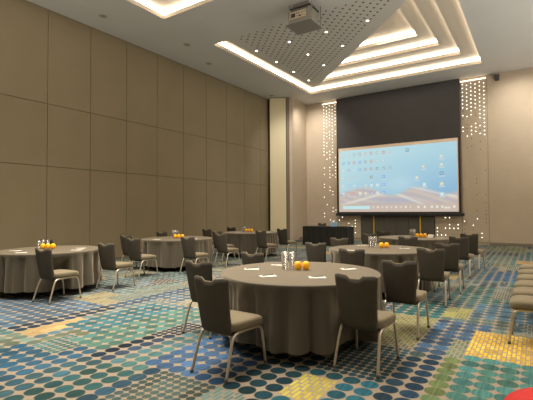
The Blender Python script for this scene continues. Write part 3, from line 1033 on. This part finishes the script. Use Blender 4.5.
def setting(key, no, oranges, glasses, pads, where):
    gs = {'left': .78, 'left_far': .8}.get(key, 1.0)
    x, y, _ = tables[key]
    n = len(glasses)
    for i, (dx_, dy_) in enumerate(glasses):
        glass(x+dx_, y+dy_, TZ, 'clear tall drinking glass in the cluster on ' + where, 'glasses on ' + where, gs)
    for i, (dx_, dy_) in enumerate(oranges):
        orange(x+dx_, y+dy_, TZ, ORL[len(oranges)][i] + ' on ' + where, 'oranges on ' + where, i*1.3)
    for i, (px_, py_, lb) in enumerate(pads):
        pad(x+px_, y+py_, TZ, R(33 + 22*math.sin(i*2.1)), lb + ' on ' + where, 'notepads on ' + where)
ORL = {2: ['left orange of the pair', 'right orange of the pair'],
       3: ['leftmost orange of the three', 'middle orange of the three', 'rightmost orange of the three']}
ux, uy = .833, .553      # roughly across the line of sight
setting('near', 2, [(-.06, .07), (.022, .12)], [(-.25, .06), (-.165, .10), (-.195, -.005)],
        [(-.58, -.16, 'white notepad with pen at the left side'), (-.12, -.50, 'white notepad with pen at the front left'), (-.50, .33, 'white notepad with pen left of the glasses'),
         (.38, -.30, 'white notepad with pen beside the right front chair'), (.42, .46, 'white notepad with pen at the far right side')], 'the nearest round table')
setting('mid', 2, [(.013, .12), (.098, .167)], [(-.20, .12), (-.115, .16), (-.14, .08)],
        [(.40, .26, 'white notepad at the front right'), (-.51, .50, 'white notepad at the left side'), (-.3, -.55, 'white notepad at the front left')], 'the table behind the nearest one')
setting('far', 3, [(.07, -.035), (.155, .015), (.24, .065)], [(-.12, .07), (-.04, .115), (-.06, .03)],
        [(.10, -.62, 'white notepad at the front'), (.60, .1, 'white notepad at the right side'), (-.55, -.1, 'white notepad at the left side')], 'the table closest to the screen')
setting('left', 3, [(-.19, -.03), (-.10, .02), (-.012, .07)], [(-.30, .03), (-.22, .08), (-.29, -.055)],
        [(-.28, -.48, 'white notepad farther'), (.18, -.60, 'white notepad nearer'), (.30, .45, 'white notepad behind the oranges'), (.58, .19, 'white notepad at the right side')], 'the table cut by the left edge')
setting('left_mid', 3, [(.0, -.06), (.08, -.01), (.16, .04)], [(-.15, .01), (-.07, .06), (-.16, .095)],
        [(-.1, -.6, 'white notepad at the front'), (.60, -.0, 'white notepad at the right side')], 'the middle table of the left row')
setting('left_far', 3, [(-.20, .03), (-.12, .08), (-.04, .13)], [(-.36, .05), (-.28, .10), (-.36, .13)],
        [(-.1, -.6, 'white notepad at the front'), (.60, .1, 'white notepad at the right side')], 'the table by the cream column')
# small white card on the far table
cd = tag(empty('folded_card', (-2.62+.38, 10.85+.12, TZ), R(-30)), 'small white folded card right of the oranges on the far table', 'card')
for s in (-1, 1):
    bm = bmesh.new(); pts = [(-.09, .04*s, 0), (.09, .04*s, 0), (.09, 0, .08), (-.09, 0, .08)]
    quad(bm, pts); obj('card_face', bm, M['paper'], cd)

# ------------------------------------------------------------------ chairs in place
# ------------------------------------------------------------------ black desk
dk = tag(empty('draped_desk', (-7.28, 15.6, 0)), 'long desk draped to the floor in black cloth near the dotted wall', 'desk')
bm = bmesh.new()
n = 60; W_ = 1.0; D_ = .36
def drape(h):
    pts = []
    per = [(-W_, -D_), (W_, -D_), (W_, D_), (-W_, D_)]
    for s in range(4):
        a = Vector(per[s]); b_ = Vector(per[(s+1) % 4])
        nrm = Vector(((b_-a).y, -(b_-a).x)).normalized()
        m_ = 40 if s % 2 == 0 else 16
        for k in range(m_):
            p = a.lerp(b_, k/m_); w = .012*math.sin(k*1.1+s)*h
            pts.append(p + nrm*w)
    return pts
R0 = [bm.verts.new((p.x, p.y, .775)) for p in drape(0)]
R1 = [bm.verts.new((p.x, p.y, .60)) for p in drape(.5)]
R2 = [bm.verts.new((p.x*1.005, p.y*1.01, .01)) for p in drape(1.2)]
for a, b_ in ((R0, R1), (R1, R2)):
    for k in range(len(a)): bm.faces.new((a[k], a[(k+1) % len(a)], b_[(k+1) % len(a)], b_[k]))
obj('skirt', bm, M['blackcloth'], dk)
bm = bmesh.new(); box(bm, -W_-.006, W_+.006, -D_-.006, D_+.006, .765, .79, bev=.006); obj('desk_top', bm, M['blackcloth'], dk)
bx_ = tag(empty('tissue_box', (-6.98, 15.55, .79), .3), 'small pale blue box standing on the black draped desk', 'box')
bm = bmesh.new(); box(bm, -.13, .13, -.07, .07, 0, .17, bev=.008); obj('carton', bm, M['skyblue'], bx_)
bm = bmesh.new(); tube(bm, smooth_path([(-.03, 0, .165), (.0, .01, .21), (.04, 0, .235)], 4), .025, 8, rs=None); obj('tissue', bm, M['white'], bx_, True)
lp = tag(empty('closed_laptop', (-6.62, 15.5, .79), .1), 'dark flat closed laptop lying near the right end of the black desk', 'laptop')
bm = bmesh.new(); box(bm, -.17, .17, -.12, .12, 0, .012, bev=.004); obj('base', bm, M['blackbar'], lp)
bm = bmesh.new(); box(bm, -.17, .17, -.12, .12, .014, .026, bev=.004); obj('lid', bm, M['speaker'], lp)

# ------------------------------------------------------------------ red armchair, only its arm corner in view
ra = tag(empty('red_armchair', (.245, 2.505, 0), R(20)), 'bright red upholstered seat, only its rounded edge at the lower right corner', 'armchair')
bm = bmesh.new()
lathe(bm, [(.30, .10), (.40, .12), (.43, .2), (.43, .40), (.41, .455), (.34, .48), (.001, .49)], 48, closed_bottom=True)
obj('cushion', bm, M['red'], ra, True)
bm = bmesh.new(); lathe(bm, [(.22, 0), (.22, .02), (.10, .04), (.10, .10)], 32, closed_bottom=True, closed_top=True)
obj('base', bm, M['blackbar'], ra, True)

# ------------------------------------------------------------------ lights
def spot(name, loc, energy, size=R(110), blend=.8, color=(1, .89, .75), rad=.12, rot=(0, 0, 0)):
    l = bpy.data.lights.new(name, 'SPOT'); l.energy = energy; l.spot_size = size; l.spot_blend = blend
    l.color = color; l.shadow_soft_size = rad
    o = bpy.data.objects.new(name, l); o.location = loc; o.rotation_euler = rot; col.objects.link(o); return o
def area(name, loc, sx, sy, energy, color=(1, .90, .76), rot=(0, 0, 0)):
    l = bpy.data.lights.new(name, 'AREA'); l.shape = 'RECTANGLE'; l.size = sx; l.size_y = sy; l.energy = energy; l.color = color
    o = bpy.data.objects.new(name, l); o.location = loc; o.rotation_euler = rot; col.objects.link(o); return o
for nm, loc, sx, sy, e, sp in (('near_coffer_lamp', (-5.2, 4.5, 7.45), 5.6, 5.4, 430, 90), ('right_coffer_lamp', (4.1, 9.5, 7.45), 4.4, 9.4, 430, 90), ('far_coffer_lamp', (-3.9, 14.9, 7.9), 2.2, 2.2, 170, 100)):
    o = area(nm, loc, sx, sy, e); o.data.spread = R(sp)
for (x, y) in DL:
    spot('downlight_lamp', (x, y, 7.12), 90, R(95), rad=.05)
for (x, e) in ((-9.2, 300), (-.4, 230), (1.6, 230), (3.8, 230)):  # added fill spots without fittings, to brighten the far wall
    spot('added_wall_fill', (x, 17.0, 6.95), e, R(100), 1.0, (1, .94, .86), rad=.1, rot=(R(38), 0, 0))
spot('added_wall_fill', (-8.4, 14.6, 6.95), 280, R(75), 1.0, (1, .94, .86), rad=.1, rot=(R(42), 0, R(30)))  # one more added spot, brightening the cream column
# added upward fill, unseen at right and rear, to brighten the ceiling
area('added_ceiling_fill', (5.0, 9.0, 1.8), 2.5, 14, 600, (1, .96, .92), (PI, 0, 0))
area('added_ceiling_fill', (-4.5, -2.4, 1.8), 10, 1.6, 440, (1, .96, .92), (PI, 0, 0))

w = bpy.data.worlds.new('world'); scene.world = w; w.use_nodes = True
w.node_tree.nodes['Background'].inputs[0].default_value = (.5, .42, .34, 1)
w.node_tree.nodes['Background'].inputs[1].default_value = .2

# ------------------------------------------------------------------ camera
yaw, pit, rol = R(33.59), R(1.444), R(-.311)
f = Vector((-math.sin(yaw)*math.cos(pit), math.cos(yaw)*math.cos(pit), math.sin(pit)))
rt = Vector((math.cos(yaw), math.sin(yaw), 0)); up = rt.cross(f)
rt2 = rt*math.cos(rol) + up*math.sin(rol); up2 = -rt*math.sin(rol) + up*math.cos(rol)
cd_ = bpy.data.cameras.new('camera'); cam = bpy.data.objects.new('camera', cd_); col.objects.link(cam)
mw = Matrix((( rt2.x, up2.x, -f.x, 0), (rt2.y, up2.y, -f.y, 0), (rt2.z, up2.z, -f.z, 1.48), (0, 0, 0, 1)))
cam.matrix_world = mw
cd_.sensor_width = 36; cd_.lens = 405.4/533*36; cd_.clip_start = .05; cd_.clip_end = 100
scene.camera = cam
scene.view_settings.view_transform = 'Standard'
scene.view_settings.look = 'None'
scene.view_settings.exposure = 0.42
